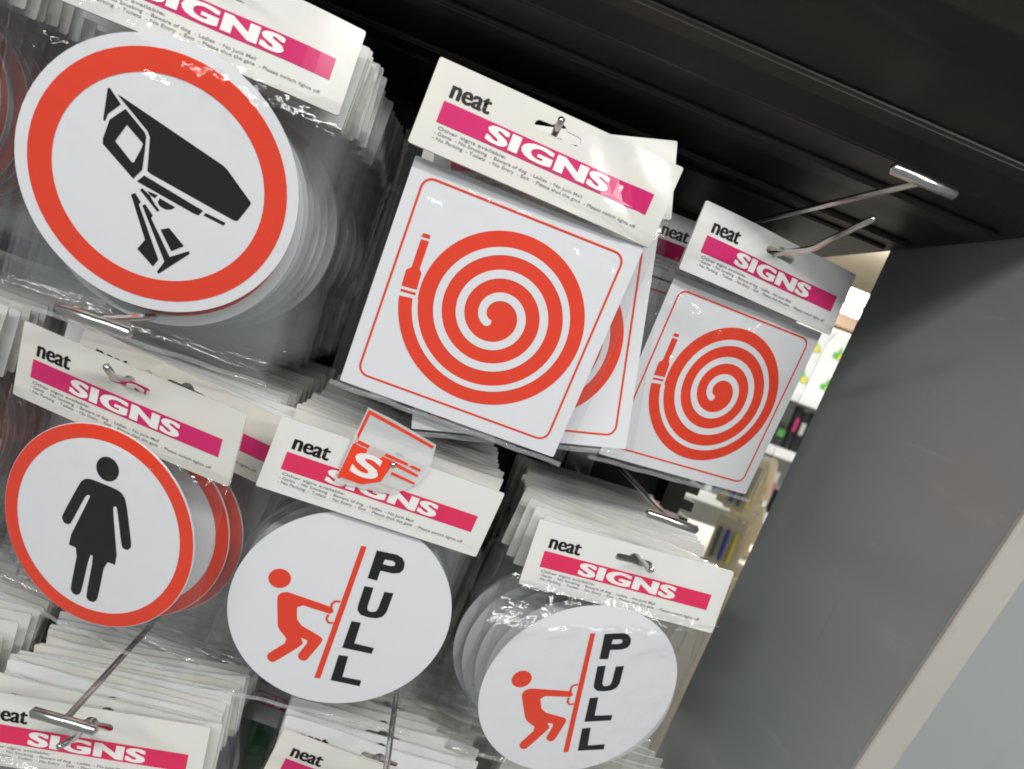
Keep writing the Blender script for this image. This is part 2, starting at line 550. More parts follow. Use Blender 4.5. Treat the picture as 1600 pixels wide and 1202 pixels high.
# end panel: grey laminate sheet with a leaning front edge and a beige edge band
bm = bmesh.new()
prof = [(0.606, SHELF_Z + 0.12), (0.312, SHELF_Z + 0.12), (0.377, 0.0), (0.418, -0.193), (0.505, -0.60), (0.56, -0.90), (0.71, -0.90)]
fa = [bm.verts.new((PANEL_X, y, z)) for y, z in prof]
fb = [bm.verts.new((PANEL_X + 0.021, y, z)) for y, z in prof]
n = len(prof)
for i in range(n):
    bm.faces.new((fa[i], fa[(i + 1) % n], fb[(i + 1) % n], fb[i]))
bm.faces.new(fa[::-1])
bm.faces.new(fb)
bmesh.ops.recalc_face_normals(bm, faces=bm.faces[:])
end_panel = obj('end_panel', from_bm('end_panel', bm, 'grey_panel'))
tag(end_panel, 'tall plain grey side panel closing the display bay, with beige front edge', 'panel')
bm = bmesh.new()
edge = prof[1:6]
rows = []
for y, z in edge:
    rows.append([bm.verts.new((PANEL_X + dx, y - dy, z)) for dx, dy in ((-0.0006, -0.0005), (-0.0006, 0.0022), (0.0004, 0.003), (0.0216, 0.003), (0.0226, 0.0022), (0.0226, -0.0005))])
for a, b in zip(rows, rows[1:]):
    for i in range(5):
        bm.faces.new((a[i], a[i + 1], b[i + 1], b[i]))
bmesh.ops.recalc_face_normals(bm, faces=bm.faces[:])
obj('edge_band', from_bm('edge_band', bm, 'edge_band'), end_panel)

npan = obj('neighbouring_back_panel', box_mesh('neighbouring_back_panel', (0.86, 0.655, -0.35), (0.99, 0.012, 1.10), 'pale_panel', 0.002))
tag(npan, 'pale blue grey sheet of the next bay beyond the grey side panel', 'panel')

back = obj('back_panel', box_mesh('back_panel', (-0.42, 0.786, -0.32), (1.44, 0.012, 1.10), 'black_steel', 0.001))
tag(back, 'black painted backing sheet behind the hanging sign packs', 'panel')
post = empty('slotted_upright', Matrix.Translation((0.303, 0.765, -0.87)))
tag(post, 'black slotted upright post at the open end of the backing sheet', 'post')
bm = bmesh.new()
add_box(bm, (-0.008, 0, 0.51), (0.022, 0.026, 1.02))
obj('post_core', from_bm('post_core', bm, 'black_steel'), post)
tooth = box_mesh('tooth', (0, 0, 0), (0.014, 0.026, 0.0115), 'black_steel', 0.001)
for i in range(26):
    obj('tooth', tooth, post, matrix=Matrix.Translation((0.0095, 0, 0.50 + i * 0.019)))

# --- shop seen through the open slot between post and side panel
ceil_ = obj('ceiling', box_mesh('ceiling', (3.0, 5.6, 1.42), (7.0, 6.4, 0.04), 'cream'))
tag(ceil_, kind='structure')
floor = obj('floor', box_mesh('floor', (2.5, 4.6, -1.53), (9.0, 8.6, 0.06), 'floor'))
tag(floor, kind='structure')
wall = obj('far_wall', box_mesh('far_wall', (3.0, 8.4, -0.05), (7.0, 0.1, 2.9), 'cream'))
tag(wall, kind='structure')
beam = obj('ceiling_beam', box_mesh('ceiling_beam', (3.2, 5.2, 0.83), (5.0, 0.25, 0.16), 'beam', 0.01))
tag(beam, 'brown beige beam below the shop ceiling beyond the grey panel', 'beam')
beam2 = obj('ceiling_beam', box_mesh('ceiling_beam', (3.2, 4.5, 0.60), (5.0, 0.12, 0.07), 'beam', 0.01))
tag(beam2, 'thin brown rail under the lit tube lamp in the shop beyond', 'beam')
lampo = empty('tube_lamp', Matrix.Translation((2.45, 4.4, 0.765)))
tag(lampo, 'bright lit fluorescent tube glimpsed beside the grey panel', 'lamp')
obj('tube', tube_mesh('tube', [(-0.6, 0, 0), (0.6, 0, 0)], 0.026, 'lamp'), lampo)
obj('housing', box_mesh('housing', (0, 0, 0.085), (1.3, 0.16, 0.06), 'shop_white', 0.008), lampo)
for sx in (-1, 1):
    obj('end_cap', box_mesh('end_cap', (sx * 0.63, 0, 0.02), (0.04, 0.09, 0.10), 'shop_white', 0.006), lampo)

# the shelving across the aisle
FY = 2.45
rack = empty('shop_shelving', Matrix.Translation((1.28, FY, -1.5)))
tag(rack, 'white shop shelving across the aisle, glimpsed past the grey panel', 'shelving')
obj('back_sheet', box_mesh('back_sheet', (0.0, 0.42, 0.85), (1.4, 0.02, 1.7), 'shop_white'), rack)
for z in (1.585, 1.385, 1.15, 0.70, 0.3):
    sh = obj('shelf_board', box_mesh('shelf_board', (0.0, 0.2, z), (1.4, 0.42, 0.022), 'shop_white', 0.003), rack)
    obj('price_rail', box_mesh('price_rail', (0.0, -0.018, z), (1.4, 0.012, 0.034), 'shop_white', 0.003), sh)
for x in (-0.7, 0.7):
    obj('upright', box_mesh('upright', (x * 1.015, 0.2, 0.85), (0.02, 0.43, 1.7), 'shop_white', 0.003), rack)

poster = empty('poster_carton', Matrix.Translation((1.30, FY + 0.1, 0.098)))
tag(poster, 'white carton with green and yellow plant print on the far shelf', 'carton')
obj('carton_body', box_mesh('carton_body', (-0.05, 0.1, 0.13), (0.48, 0.2, 0.26), 'shop_white', 0.004), poster)
for gx in (-0.22, -0.12, -0.02, 0.08):
    for gz in (0.065, 0.185):
        leafp = flat_bm([[[(-26, -16), (28, -18), (22, 4), (6, 8), (-4, 34), (-10, 6), (-24, 4)]]])
        obj('plant_print', from_bm('plant_print', leafp, 'leaf'), poster, matrix=Matrix.Translation((gx, -0.002, gz)))
        yb = flat_bm([[circle(13, 14, 8, -8)]])
        obj('yellow_print', from_bm('yellow_print', yb, 'yellow'), poster, matrix=Matrix.Translation((gx, -0.004, gz)))

rng = random.Random(3)
k = 0
for z0, zmax, mats in ((-0.104, 0.17, ('dark_pack', 'dark_pack', 'slate', 'dark_pack')), (-0.339, 0.19, ('shop_white', 'slate', 'shop_white', 'dark_pack')), (-0.789, 0.3, ('board', 'dark_pack', 'blue_pen', 'board'))):
    x = 0.98
    while x < 1.46:
        w = rng.uniform(0.018, 0.042)
        hgt = zmax * rng.uniform(0.45, 0.98)
        root = empty('shelf_product', Matrix.Translation((x + w / 2, FY + 0.07 + rng.uniform(0, 0.03), z0)) @ Euler((0, R(rng.uniform(-7, 7)) if z0 < -0.2 else 0, R(rng.uniform(-8, 8)))).to_matrix().to_4x4())
        mt = mats[k % 4]
        tag(root, {'dark_pack': 'small dark blister pack standing on the far white shelving', 'slate': 'small slate grey pack standing on the far white shelving',
                   'shop_white': 'narrow white box leaning on the far white shelving', 'board': 'kraft coloured box on a low far shelf', 'blue_pen': 'blue box on a low far shelf'}[mt],
            'package', mt.replace('_pack', '') .replace('_', ' ') + ' packages on the shelving across the aisle')
        obj('package_body', box_mesh('package_body', (0, 0, hgt / 2 + 0.002), (w * 0.88, 0.03, hgt), mt, 0.003), root)
        obj('package_label', box_mesh('package_label', (0, -0.0165, hgt * 0.6), (w * 0.6, 0.0015, hgt * 0.3), rng.choice(['shop_white', 'slate', 'chrome', 'yellow', 'pink_pen', 'blue_pen', 'shop_white', 'leaf']), 0.0), root)
        x += w + 0.006
        k += 1

# blister cards of pens on hooks nearer by, below the hose signs
pen_card = box_mesh('backing_card', (0, 0, -0.036), (0.046, 0.001, 0.080), 'board')
pen_mesh = {mt: tube_mesh('pen', [(0, -0.004, -0.066), (0, -0.004, -0.016)], 0.003, mt, 8) for mt in ('blue_pen', 'pink_pen', 'slate', 'yellow')}
for row in range(3):
    for i in range(9):
        root = empty('pen_blister', Matrix.Translation((0.525 + 0.026 * i + 0.012 * row, 1.10 + 0.045 * i, -0.085 - 0.094 * row - 0.008 * (i % 3))) @ Euler((R(4), R(rng.uniform(-7, 7)), R(-30 + rng.uniform(-9, 9)))).to_matrix().to_4x4())
        tag(root, 'kraft backed blister card with coloured pens hanging beyond the open slot', 'blister card', 'pen blister cards beyond the display')
        obj('backing_card', pen_card, root)
        for j in range(3):
            obj('pen', pen_mesh[rng.choice(('blue_pen', 'pink_pen', 'slate', 'yellow'))], root, matrix=Matrix.Translation((-0.013 + 0.013 * j, 0, 0)))
carton = empty('carton', Matrix.Translation((0.66, 1.42, -0.42)))
tag(carton, 'plain cream carton standing beyond the pen blister cards', 'carton')
obj('carton_body', box_mesh('carton_body', (0, 0, -0.38), (0.42, 0.34, 1.02), 'cream', 0.004), carton)
obj('flap', box_mesh('flap', (0, 0, 0.133), (0.40, 0.32, 0.004), 'cream'), carton)


# ------------------------------------------------------------------ sign pack: meshes
HW, HH = 150.0, 49.0      # header card, mm


def euro_slot(cz=13.0):
    """euro hanging slot outline, mm: long pill with a round bump on top"""
    pts = []
    for i in range(9):
        a = R(-90 + 180 * i / 8)
        pts.append((11.5 + 2.6 * math.cos(a), cz + 2.6 * math.sin(a)))
    for i in range(9):
        a = R(20 + 140 * i / 8)
        pts.append((4.6 * math.cos(a), cz + 1.4 + 4.2 * math.sin(a)))
    for i in range(9):
        a = R(90 + 180 * i / 8)
        pts.append((-11.5 + 2.6 * math.cos(a), cz + 2.6 * math.sin(a)))
    return pts


XS = [0.001 * x for x in range(-70, 71, 7)]
ZS = [0.001 * z for z in range(-20, 21, 8)]


def card_mesh(bend, spread=1.6):
    """folded card: front leaf, back leaf fanned open at the bottom, folded top; slot cut through both"""
    outline = rrect(HW, HH, 1.2, 2)
    slot = euro_slot()
    bm = slice_bm(flat_bm([[outline, slot]]), XS, ZS)
    bmesh.ops.remove_doubles(bm, verts=bm.verts[:], dist=1e-6)
    ret = bmesh.ops.extrude_face_region(bm, geom=bm.faces[:])
    for v in [g for g in ret['geom'] if isinstance(g, bmesh.types.BMVert)]:
        v.co.y += 0.0009 + 0.001 * spread * (0.0245 - v.co.z) / 0.049
    bend_bm(bm, bend)
    bmesh.ops.recalc_face_normals(bm, faces=bm.faces[:])
    sharpen(bm)
    return from_bm('header_card', bm, 'card', smooth=True)


SMALL = [('Other signs available:', -62.5, -22, -12.6, -10.1),
         ('- Gents  - No Smoking  - Beware of dog  - Ladies  - No Junk Mail', -63.5, 26, -15.5, -13.0),
         ('- No Parking  - Toilets  - No Entry  - Exit  - Please shut the gate  - Please switch lights off', -63.5, 62, -18.4, -15.9)]


def print_meshes(bend, ink):
    out = {}
    d = -0.00035

    def fin(name, bm, mat, y):
        slice_bm(bm, XS)
        for v in bm.verts:
            v.co.y += y
        bend_bm(bm, bend)
        return from_bm(name, bm, mat)
    out['colour_bar'] = fin('colour_bar', flat_bm([[[(-64.5, -8.5), (64.5, -8.5), (64.5, 3.6), (-64.5, 3.6)]]]), ink, d)
    out['brand_word'] = fin('brand_word', fat_text('neat', -63, -39.5, 6.2, 14.6, 0.004, (-0.45, -0.15, 0.15, 0.45)), 'black_ink', d)
    out['title_word'] = fin('title_word', fat_text('SIGNS', -37, 38, -7.2, 2.4, 0.03, (-0.85, -0.4, 0, 0.4, 0.85), 1.10), 'white_ink', 2 * d)
    bm = bmesh.new()
    for body, x0, x1, z0, z1 in SMALL:
        b2 = text_bm(body, x0, x1, z0, z1, 0.006)
        me = bpy.data.meshes.new('t')
        b2.to_mesh(me)
        b2.free()
        bm.from_mesh(me)
        bpy.data.meshes.remove(me)
    out['small_print'] = fin('small_print', bm, 'grey_ink', d)
    return out


def sign_body(poly, mat='vinyl', th=1.1):
    bm = flat_bm([[poly]], y=-0.0005 * th)
    ret = bmesh.ops.extrude_face_region(bm, geom=bm.faces[:])
    for v in [g for g in ret['geom'] if isinstance(g, bmesh.types.BMVert)]:
        v.co.y += 0.001 * th
    bmesh.ops.recalc_face_normals(bm, faces=bm.faces[:])
    return from_bm('sign', bm, mat)


def ink(name, polys, mat, layer=1):
    return (name, from_bm(name, flat_bm(polys, y=-0.00055 - 0.0003 * layer), mat))


def sc(key, s, it=0):
    p = [(x * s, z * s) for x, z in PICT[key]]
    return smooth_poly(p, it) if it else p


SIGN = {}    # kind -> (body mesh, [(part name, mesh)...], radius mm, pouch half width mm)

s = 75.5 / 71
SIGN['cctv'] = (sign_body(circle(75.5)), [
    ink('red_ring', [[circle(69.0), circle(56.5)]], 'red'),
    ink('camera_hood', [[sc('hood_tip', s)]], 'black_ink'),
    ink('camera_front', [[sc('lens_face', s), sc('lens_hole', s)]], 'black_ink'),
    ink('camera_body', [[sc('camera_body', s)]], 'black_ink'),
    ink('camera_underside', [[sc('under_bar', s)], [sc('short_bar', s)]], 'black_ink'),
    ink('camera_bracket', [[sc(q, s)] for q in ('arm_a', 'arm_b', 'arm_c')], 'black_ink'),
    ink('camera_joint', [[sc(q, s)] for q in ('joint_a', 'joint_b', 'joint_c')], 'black_ink'),
], 75.5, 80.0)
s = 67.0 / 60
SIGN['woman'] = (sign_body(circle(67.0)), [
    ink('red_ring', [[circle(66.6), circle(57.6)]], 'red'),
    ink('figure_head', [[circle(7.0 * s, 40, -0.9 * s, 36.3 * s)]], 'black_ink'),
    ink('figure_body', [[sc('woman_body', s, 1)]], 'black_ink'),
], 67.0, 77.0)
s = 74.5 / 71
SIGN['pull'] = (sign_body(circle(74.5)), [
    ink('door_bar', [[sc('door_bar', s)]], 'red'),
    ink('figure_head', [[circle(6.9 * s, 40, -44.0 * s, 11.7 * s)]], 'red'),
    ink('figure_body', [[sc('pull_man', s, 1)]], 'red'),
    ink('door_handle', [[stroke(sc('handle_a', s), 1.5)], [stroke(sc('handle_b', s), 1.5)]], 'red', 2),
    ink('letter_p', [[sc('P', s), sc('P_hole', s)]], 'black_ink'),
    ink('letter_u', [[sc('U', s)]], 'black_ink'),
    ink('letter_l', [[sc('L1', s)]], 'black_ink'),
    ink('letter_l', [[sc('L2', s)]], 'black_ink'),
], 74.5, 77.5)


def hose_polys():
    cx, cz = 4.6, 1.25
    t0 = -171.0
    pitch = 13.6
    outer = []
    for i in range(121):
        t = t0 + i * 3.0
        r = 59.2 - pitch * (i * 3.0) / 360 * (0.82 if i < 60 else 0.82)
        outer.append((cx + r * math.cos(R(t)), cz + r * math.sin(R(t))))
    wl, wr = [], []
    n = 230
    for i in range(n + 1):
        q = i / n
        t = t0 + q * 1145.0
        r = 49.4 - pitch * (q * 1145.0) / 360
        hw = 1.7 + 0.9 * min(1, q * 3)
        if q > 0.985:
            hw *= max(0.25, math.sqrt(max(0, 1 - ((q - 0.985) / 0.015) ** 2)))
        wl.append((cx + (r + hw) * math.cos(R(t)), cz + (r + hw) * math.sin(R(t))))
        wr.append((cx + (r - hw) * math.cos(R(t)), cz + (r - hw) * math.sin(R(t))))
    return outer, wl, wr


outer, wl, wr = hose_polys()
bmw = bmesh.new()
a = [bmw.verts.new((x * .001, -0.00115, z * .001)) for x, z in wl]
b = [bmw.verts.new((x * .001, -0.00115, z * .001)) for x, z in wr]
for i in range(len(a) - 1):
    f = bmw.faces.new((a[i], a[i + 1], b[i + 1], b[i]))
    f.normal_update()
    if f.normal.y > 0:
        f.normal_flip()
fr = rrect(126, 126, 7, 5)
fr2 = rrect(123.4, 123.4, 5.7, 5)
SIGN['hose'] = (sign_body(rrect(142, 142, 1.0, 2)), [
    ink('red_border', [[fr, fr2]], 'red'),
    ink('hose_coil', [[outer]], 'red'),
    ('coil_gap', from_bm('coil_gap', bmw, 'vinyl')),
    ink('nozzle_tip', [[PICT['nozzle_tip']]], 'red', 1),
    ink('nozzle', [[PICT['nozzle']]], 'red', 1),
    ink('coupling', [[PICT['coupling']]], 'red', 1),
], 71.0, 76.5)
SIGN['blue'] = (sign_body(circle(72.0)), [ink('blue_disc', [[circle(68.0)]], 'blue')], 72.0, 77.0)
SIGN['green'] = (sign_body(rrect(142, 142, 1.0, 2)), [ink('green_field', [[rrect(139, 139, 2)]], 'green')], 71.0, 76.0)


def pouch_mesh(Hl, Sl, rad, half, seed, nx, nz, wr=1.0, bottom=10.0, square=False, film='film'):
    """clear bag in pack space: front and back film from under the header card round the sign.
    Hl, Sl: matrices of header plane and sign plane in pack space."""
    bm = bmesh.new()
    ztop = min(rad + 5, 1000 * (Sl.inverted() @ Hl @ Vector((0, 0, -0.0245))).z)
    off = Vector((seed * 3.7, seed * 1.3, 0))
    fronts, backs = [], []
    for j in range(nz + 1):
        v = j / nz
        zs = ztop - v * (ztop + rad + bottom)
        fr, bk = [], []
        w = min(1, v / 0.06)
        w = w * w * (3 - 2 * w)
        for i in range(nx + 1):
            u = 2 * i / nx - 1
            x = u * half * (1 - 0.012 * v * math.sin(5 * v + seed))
            rr = (max(abs(x), abs(zs)) if square else math.hypot(x, zs)) / rad
            inside = max(0.0, min(1.0, (1.25 - rr) / 0.2))
            p = Vector((x * 0.055, zs * 0.055, 0)) + off
            crease = 1 - 3.0 * abs(noise.noise(p * 1.5 + Vector((0, 0, 3)))) 
            crease2 = 1 - 3.0 * abs(noise.noise(Vector((p.x * 3.4 + p.y * 1.3, p.y * 2.2, 7.0))))
            crumple = noise.noise(p) * 0.8 + crease * 0.35 + crease2 * 0.22 + noise.noise(p * 6.1) * 0.12
            topw = math.exp(-((v - 0.10) / 0.10) ** 2)
            amp = wr * (0.85 + 1.5 * (1 - inside) + 2.0 * topw)
            edge = 1 - abs(u) ** 24
            t = (0.25 + 1.25 * inside + 0.4 * topw) * edge + 0.12
            if j == nz:
                t = 0.12
            fy = -t - amp * crumple * edge
            by = t + amp * noise.noise(p + Vector((9, 4, 2))) * edge
            fy = min(fy, -1.15 * inside)
            by = max(by, 0.75 * inside)
            sway = wr * 1.6 * (1 - inside) * noise.noise(Vector((x * 0.02, zs * 0.02, seed + 5.0)))
            for lst, y in ((fr, fy + sway), (bk, by + sway)):
                a = Hl @ Vector((x * 0.001, 0.0008 + 0.0003 * y, 0.001 * (-18 - 8 * min(1, v / 0.06))))
                q = Sl @ Vector((x * 0.001, 0.001 * y, 0.001 * zs))
                lst.append(bm.verts.new(a.lerp(q, w)))
        fronts.append(fr)
        backs.append(bk)
    for g, flip in ((fronts, False), (backs, True)):
        for j in range(nz):
            for i in range(nx):
                q = (g[j][i], g[j][i + 1], g[j + 1][i + 1], g[j + 1][i])
                bm.faces.new(q[::-1] if flip else q)
    for j in range(nz):
        bm.faces.new((fronts[j][0], fronts[j + 1][0], backs[j + 1][0], backs[j][0]))
        bm.faces.new((fronts[j][nx], backs[j][nx], backs[j + 1][nx], fronts[j + 1][nx]))
    for i in range(nx):
        bm.faces.new((fronts[nz][i], fronts[nz][i + 1], backs[nz][i + 1], backs[nz][i]))
    return from_bm('clear_bag', bm, film, smooth=True)


# ------------------------------------------------------------------ hooks
BACK_Y = 0.779


def hook(x, z_slot, y_tip, label, crossbar_y=None, rise=0.037, bend=0.03, up=0.016, side=0.0):
    root = empty('display_hook', Matrix.Translation((x, BACK_Y, z_slot)))
    tag(root, label, 'hook', 'wire display hooks')
    L = BACK_Y - y_tip
    z0 = 0.0005
    pts = [(0, 0, z0), (0, -L + bend + 0.012, z0), (side * 0.1, -L + bend + 0.004, z0 + 0.001), (side * 0.3, -L + bend - 0.006, z0 + up * 0.28), (side, -L, z0 + up)]
    obj('prong', tube_mesh('prong', pts, 0.0021, 'chrome'), root)
    obj('back_plate', box_mesh('back_plate', (0, 0.002, 0.015), (0.03, 0.004, 0.06), 'chrome', 0.001), root)
    if crossbar_y is not None:
        L2 = BACK_Y - crossbar_y
        obj('label_arm', tube_mesh('label_arm', [(0, 0, rise), (0, -L2 * 0.5, rise), (0, -L2, rise)], 0.0021, 'chrome'), root)
        obj('crossbar', tube_mesh('crossbar', [(-0.018, -L2 - 0.002, rise), (0.018, -L2 - 0.002, rise)], 0.0032, 'chrome'), root)
    return root


# ------------------------------------------------------------------ packs
def mat4(loc, rot):
    return Matrix.Translation(loc) @ Euler([R(a) for a in rot], 'XYZ').to_matrix().to_4x4()


def front_pack(kind, hloc, hrot, sloc, srot, bend, inkname, label, seed, group=None, wr=1.0, half=None, text=True, bottom=10.0):
    Hm = mat4(hloc, hrot)
    Sm = mat4(sloc, srot)
    root = empty('sign_pack', Hm)
    tag(root, label, 'sign pack', group)
    card = obj('header_card', card_mesh(bend), root)
    for nme, me in print_meshes(bend, inkname).items():
        obj(nme, me, card)
    body, inks, rad, hw = SIGN[kind]
    Sl = Hm.inverted() @ Sm
    sg = obj('sign', body, root, matrix=Sl)
    for nme, me in inks:
        obj(nme, me, sg)
    bag = obj('clear_bag', pouch_mesh(Matrix.Identity(4), Sl, rad, half or hw, seed, 84, 84, wr, bottom, kind in ('hose', 'green')), root)
    bm = bmesh.new()
    hw2 = (half or hw) * 0.985
    rows = []
    for zz in (-rad - bottom + 2.6, -rad - bottom - 0.6):
        rows.append([bm.verts.new(Sl @ Vector((0.001 * hw2 * (i / 15 - 1), -0.0006 + 0.0009 * math.sin(i * 0.9 + seed), 0.001 * zz))) for i in range(31)])
    for i in range(30):
        bm.faces.new((rows[0][i], rows[0][i + 1], rows[1][i + 1], rows[1][i]))
    obj('bag_seam_glint', from_bm('bag_seam_glint', bm, 'seam_glint_film', smooth=True), bag)  # sealed edge strip, its bright line painted by the hazy film
    return root


def wave(a, f, ph, b=0.0, c=0.0):
    return lambda x, z: 0.001 * (a * math.sin(f * x * 20 + ph) + b * (x / 0.075) ** 2 + c * (z / 0.0245) * (x / 0.075))


VAR = []
vr = random.Random(11)
for i in range(7):
    bw = wave(vr.uniform(-1.6, 1.6), vr.uniform(0.8, 2.4), vr.uniform(0, 6), vr.uniform(-2.2, 2.2), vr.uniform(-1.0, 1.0))
    ca, cb = vr.uniform(-5, 5), vr.uniform(-5, 5)

    def bf(x, z, bw=bw, ca=ca, cb=cb):      # wavy card with its two upper corners dog-eared a little
        t = (z + 0.0245) / 0.049
        return bw(x, z) + 0.001 * t * (ca * max(0, (x - 0.045) / 0.03) ** 2 + cb * max(0, (-x - 0.045) / 0.03) ** 2)
    VAR.append((card_mesh(bf, vr.uniform(1.0, 2.6)), {nk: print_meshes(bf, nk) for nk in ('magenta', 'crimson')} if i < 4 else None))
PV = {}


def rear_pack(kind, loc, rot, v, inkname, label, group, seed, prints=False, dsign=(0, 0, 0)):
    root = empty('sign_pack', mat4(loc, rot))
    tag(root, label, 'sign pack', group)
    cm, pr = VAR[v % 4] if prints else VAR[v]
    card = obj('header_card', cm, root)
    if pr:
        for nme, me in pr[inkname].items():
            if prints or nme in ('colour_bar', 'title_word'):
                obj(nme, me, card)
    body, inks, rad, hw = SIGN[kind]
    Sl = mat4((0.001 * dsign[0], 0.0022, -0.0245 - 0.001 * (rad + 1)), (dsign[1], dsign[2], 0))
    sg = obj('sign', body, root, matrix=Sl)
    for nme, me in inks:
        obj(nme, me, sg)
    key = (kind, seed % 4)
    if key not in PV:
        PV[key] = pouch_mesh(Matrix.Identity(4), mat4((0, 0.0022, -0.0245 - 0.001 * (rad + 1)), (0, 0, 0)), rad, hw, 20 + seed % 4 * 7 + len(kind), 18, 20, 1.3, 10.0, kind in ('hose', 'green'), 'hazed_film')
    obj('clear_bag', PV[key], root)
    return root


def stack(kind, x, z, y0, y1, step, base_rot, inkname, label, group, seed, prints=1, xdrift=0.0, roll_amp=1.6, zdrift=0.0, fan=None):
    rg = random.Random(seed)
    y = y0
    i = 0
    ph = [rg.uniform(0, 6) for _ in range(5)]
    while y < y1:
        q = (y - y0) / max(1e-6, y1 - y0)
        roll = base_rot[1] * (1 - 0.7 * q) + roll_amp * math.sin(i * 0.55 + ph[0]) + rg.uniform(-0.9, 0.9)
        pitch = base_rot[0] + 1.5 * math.sin(i * 0.35 + ph[1]) + rg.uniform(-0.9, 0.9)
        yaw = base_rot[2] * (1 - 0.8 * q) + 1.4 * math.sin(i * 0.4 + ph[2]) + rg.uniform(-0.6, 0.6)
        dx = xdrift * q + 0.0022 * math.sin(i * 0.8 + ph[3]) + rg.uniform(-0.0018, 0.0018)
        dz = zdrift * q + rg.uniform(-0.0016, 0.0012)
        ds = (rg.uniform(-2, 2), rg.uniform(-1, 1), rg.uniform(-5, 5))
        if fan and i < len(fan):
            dx += fan[i][0]
            roll += fan[i][1]
        rear_pack(kind, (x + dx, y, z + dz), (pitch, roll, yaw), rg.randrange(7), inkname, label, group, rg.randrange(100), i < prints, ds)
        y += step * rg.choice((0.75, 0.9, 1.0, 1.0, 1.15, 1.6))
        i += 1


# ================================================================== front packs, hooks and stacks
k = 0.965
front_pack('cctv', (-0.173 * k, 0.4381 * k, 0.0988 * k), (-1.6, -0.5, 10.0), (-0.1725, 0.4372, 0.0020), (14.8, 0, 5.4),
           lambda x, z: 0.001 * (2.0 * (x / 0.075) ** 2 - 1.2 * math.sin(x * 40) + 0.8 * math.sin(x * 90 + 1)), 'magenta',
           'large round CCTV camera sign with red ring, front pack under the overhead shelf', 1, wr=1.5, half=87, bottom=24)
hook(-0.168, 0.1085, 0.39, 'wire hook carrying the CCTV camera signs')
stack('cctv', -0.168, 0.0955, 0.452, 0.735, 0.0088, (7, -0.5, 5), 'magenta', 'CCTV camera sign pack hanging behind the front CCTV pack', 'CCTV sign packs on one hook', 21, prints=2, roll_amp=1.8, xdrift=0.004)


def hose_bend(x, z):
    y = 0.9 * math.sin(x * 30 + 0.4)
    if x > 0.018:
        y += 5.5 * ((x - 0.018) / 0.057) ** 1.6 * (0.35 + 0.65 * (z + 0.0245) / 0.049)
    q = max(0, min(1, (x - 0.012) / 0.03))
    y += q * (1.1 * math.sin(x * 85 - z * 70) + 0.9 * math.sin(x * 150 + z * 160 + 1.0) - 2.2 * (z / 0.0245) * q)
    return 0.001 * y


front_pack('hose', (0.0250, 0.4239, 0.0922), (-1.5, 1.5, 1.1), (0.0252, 0.4467, -0.0038), (10.3, 0.4, -0.5), hose_bend, 'magenta',
           'square fire hose sign with a crumpled glossy header, beside the CCTV sign', 2, wr=1.1, half=78, bottom=4)
hook(0.024, 0.1035, 0.415, 'short wire hook carrying the crumpled fire hose sign', bend=0.02, up=0.006)
front_pack('hose', (0.0340, 0.4640, 0.0950), (-3, -15.5, 3), (0.0570, 0.4700, -0.0040), (4.0, -14.0, 0), wave(1.6, 1.9, 1.0, -2.0, 1.2), 'magenta',
           'tilted fire hose sign half hidden behind the crumpled fire hose pack', 3, wr=1.0, half=77, bottom=4)
stack('hose', 0.026, 0.088, 0.500, 0.56, 0.010, (8, -2, 0), 'magenta', 'fire hose sign pack hanging straight behind the tilted fire hose sign', 'fire hose packs behind the tilted one', 23, prints=1)

front_pack('hose', (0.2116, 0.5216, 0.0960), (2.1, -0.5, 17.0), (0.2110, 0.5438, 0.0002), (6.2, -1.5, 15.7),
           lambda x, z: 0.001 * (1.6 * math.sin(x * 55 + 0.5) + (4.0 * ((x - 0.03) / 0.045) ** 2 if x > 0.03 else 0)), 'magenta',
           'square fire hose sign hanging from the chrome hook beside the grey panel', 4, wr=1.6, half=80, bottom=5)
hook(0.2065, 0.1075, 0.405, 'chrome double wire hook with crossbar above the fire hose sign by the grey panel', crossbar_y=0.372, rise=0.031, bend=0.05, up=0.014)
stack('hose', 0.1985, 0.0945, 0.572, 0.66, 0.012, (6, -1, 6), 'magenta', 'fire hose sign pack behind the one beside the grey panel', 'fire hose packs by the grey panel', 24, prints=3, xdrift=-0.006)

k = 0.975
front_pack('woman', (-0.164 * k, 0.4662 * k, -0.1327 * k), (11.1, 1.0, -12.8), (-0.1562, 0.4650, -0.2118), (9.4, 0.0, -13.9), wave(0.7, 1.0, 0.3, 1.2), 'magenta',
           'round ladies toilet sign with red ring and black figure, front pack below the CCTV sign', 5, wr=0.9)
hook(-0.166, -0.1165, 0.428, 'double wire hook with crossbar carrying the ladies toilet signs', crossbar_y=0.398, rise=0.040, bend=0.02, up=0.011)
stack('woman', -0.158, -0.131, 0.494, 0.742, 0.0075, (8, 2, -4), 'magenta', 'ladies toilet sign pack hanging behind the front ladies sign', 'ladies toilet sign packs on one hook', 25, prints=2, xdrift=0.0, fan=[(0.016, 2), (0.018, 1), (0.012, 1)])

k = 1.015
front_pack('pull', (0.0020 * k, 0.4602 * k, -0.1302 * k), (6.5, 2.0, 6.8), (0.0034, 0.4875, -0.2268), (8.6, 0.0, 5.6), wave(0.6, 1.1, 1.4, 0.6), 'crimson',
           'round PULL sign with red figure under the crumpled fire hose sign', 6, wr=0.9)
hook(0.002, -0.1175, 0.462, 'wire hook carrying the PULL signs beside the ladies toilet signs', bend=0.012, up=0.004)
stack('pull', 0.004, -0.132, 0.505, 0.742, 0.0075, (8, 2, 4), 'crimson', 'PULL sign pack behind the front PULL sign beside the ladies signs', 'PULL sign packs beside the ladies signs', 26, prints=1)

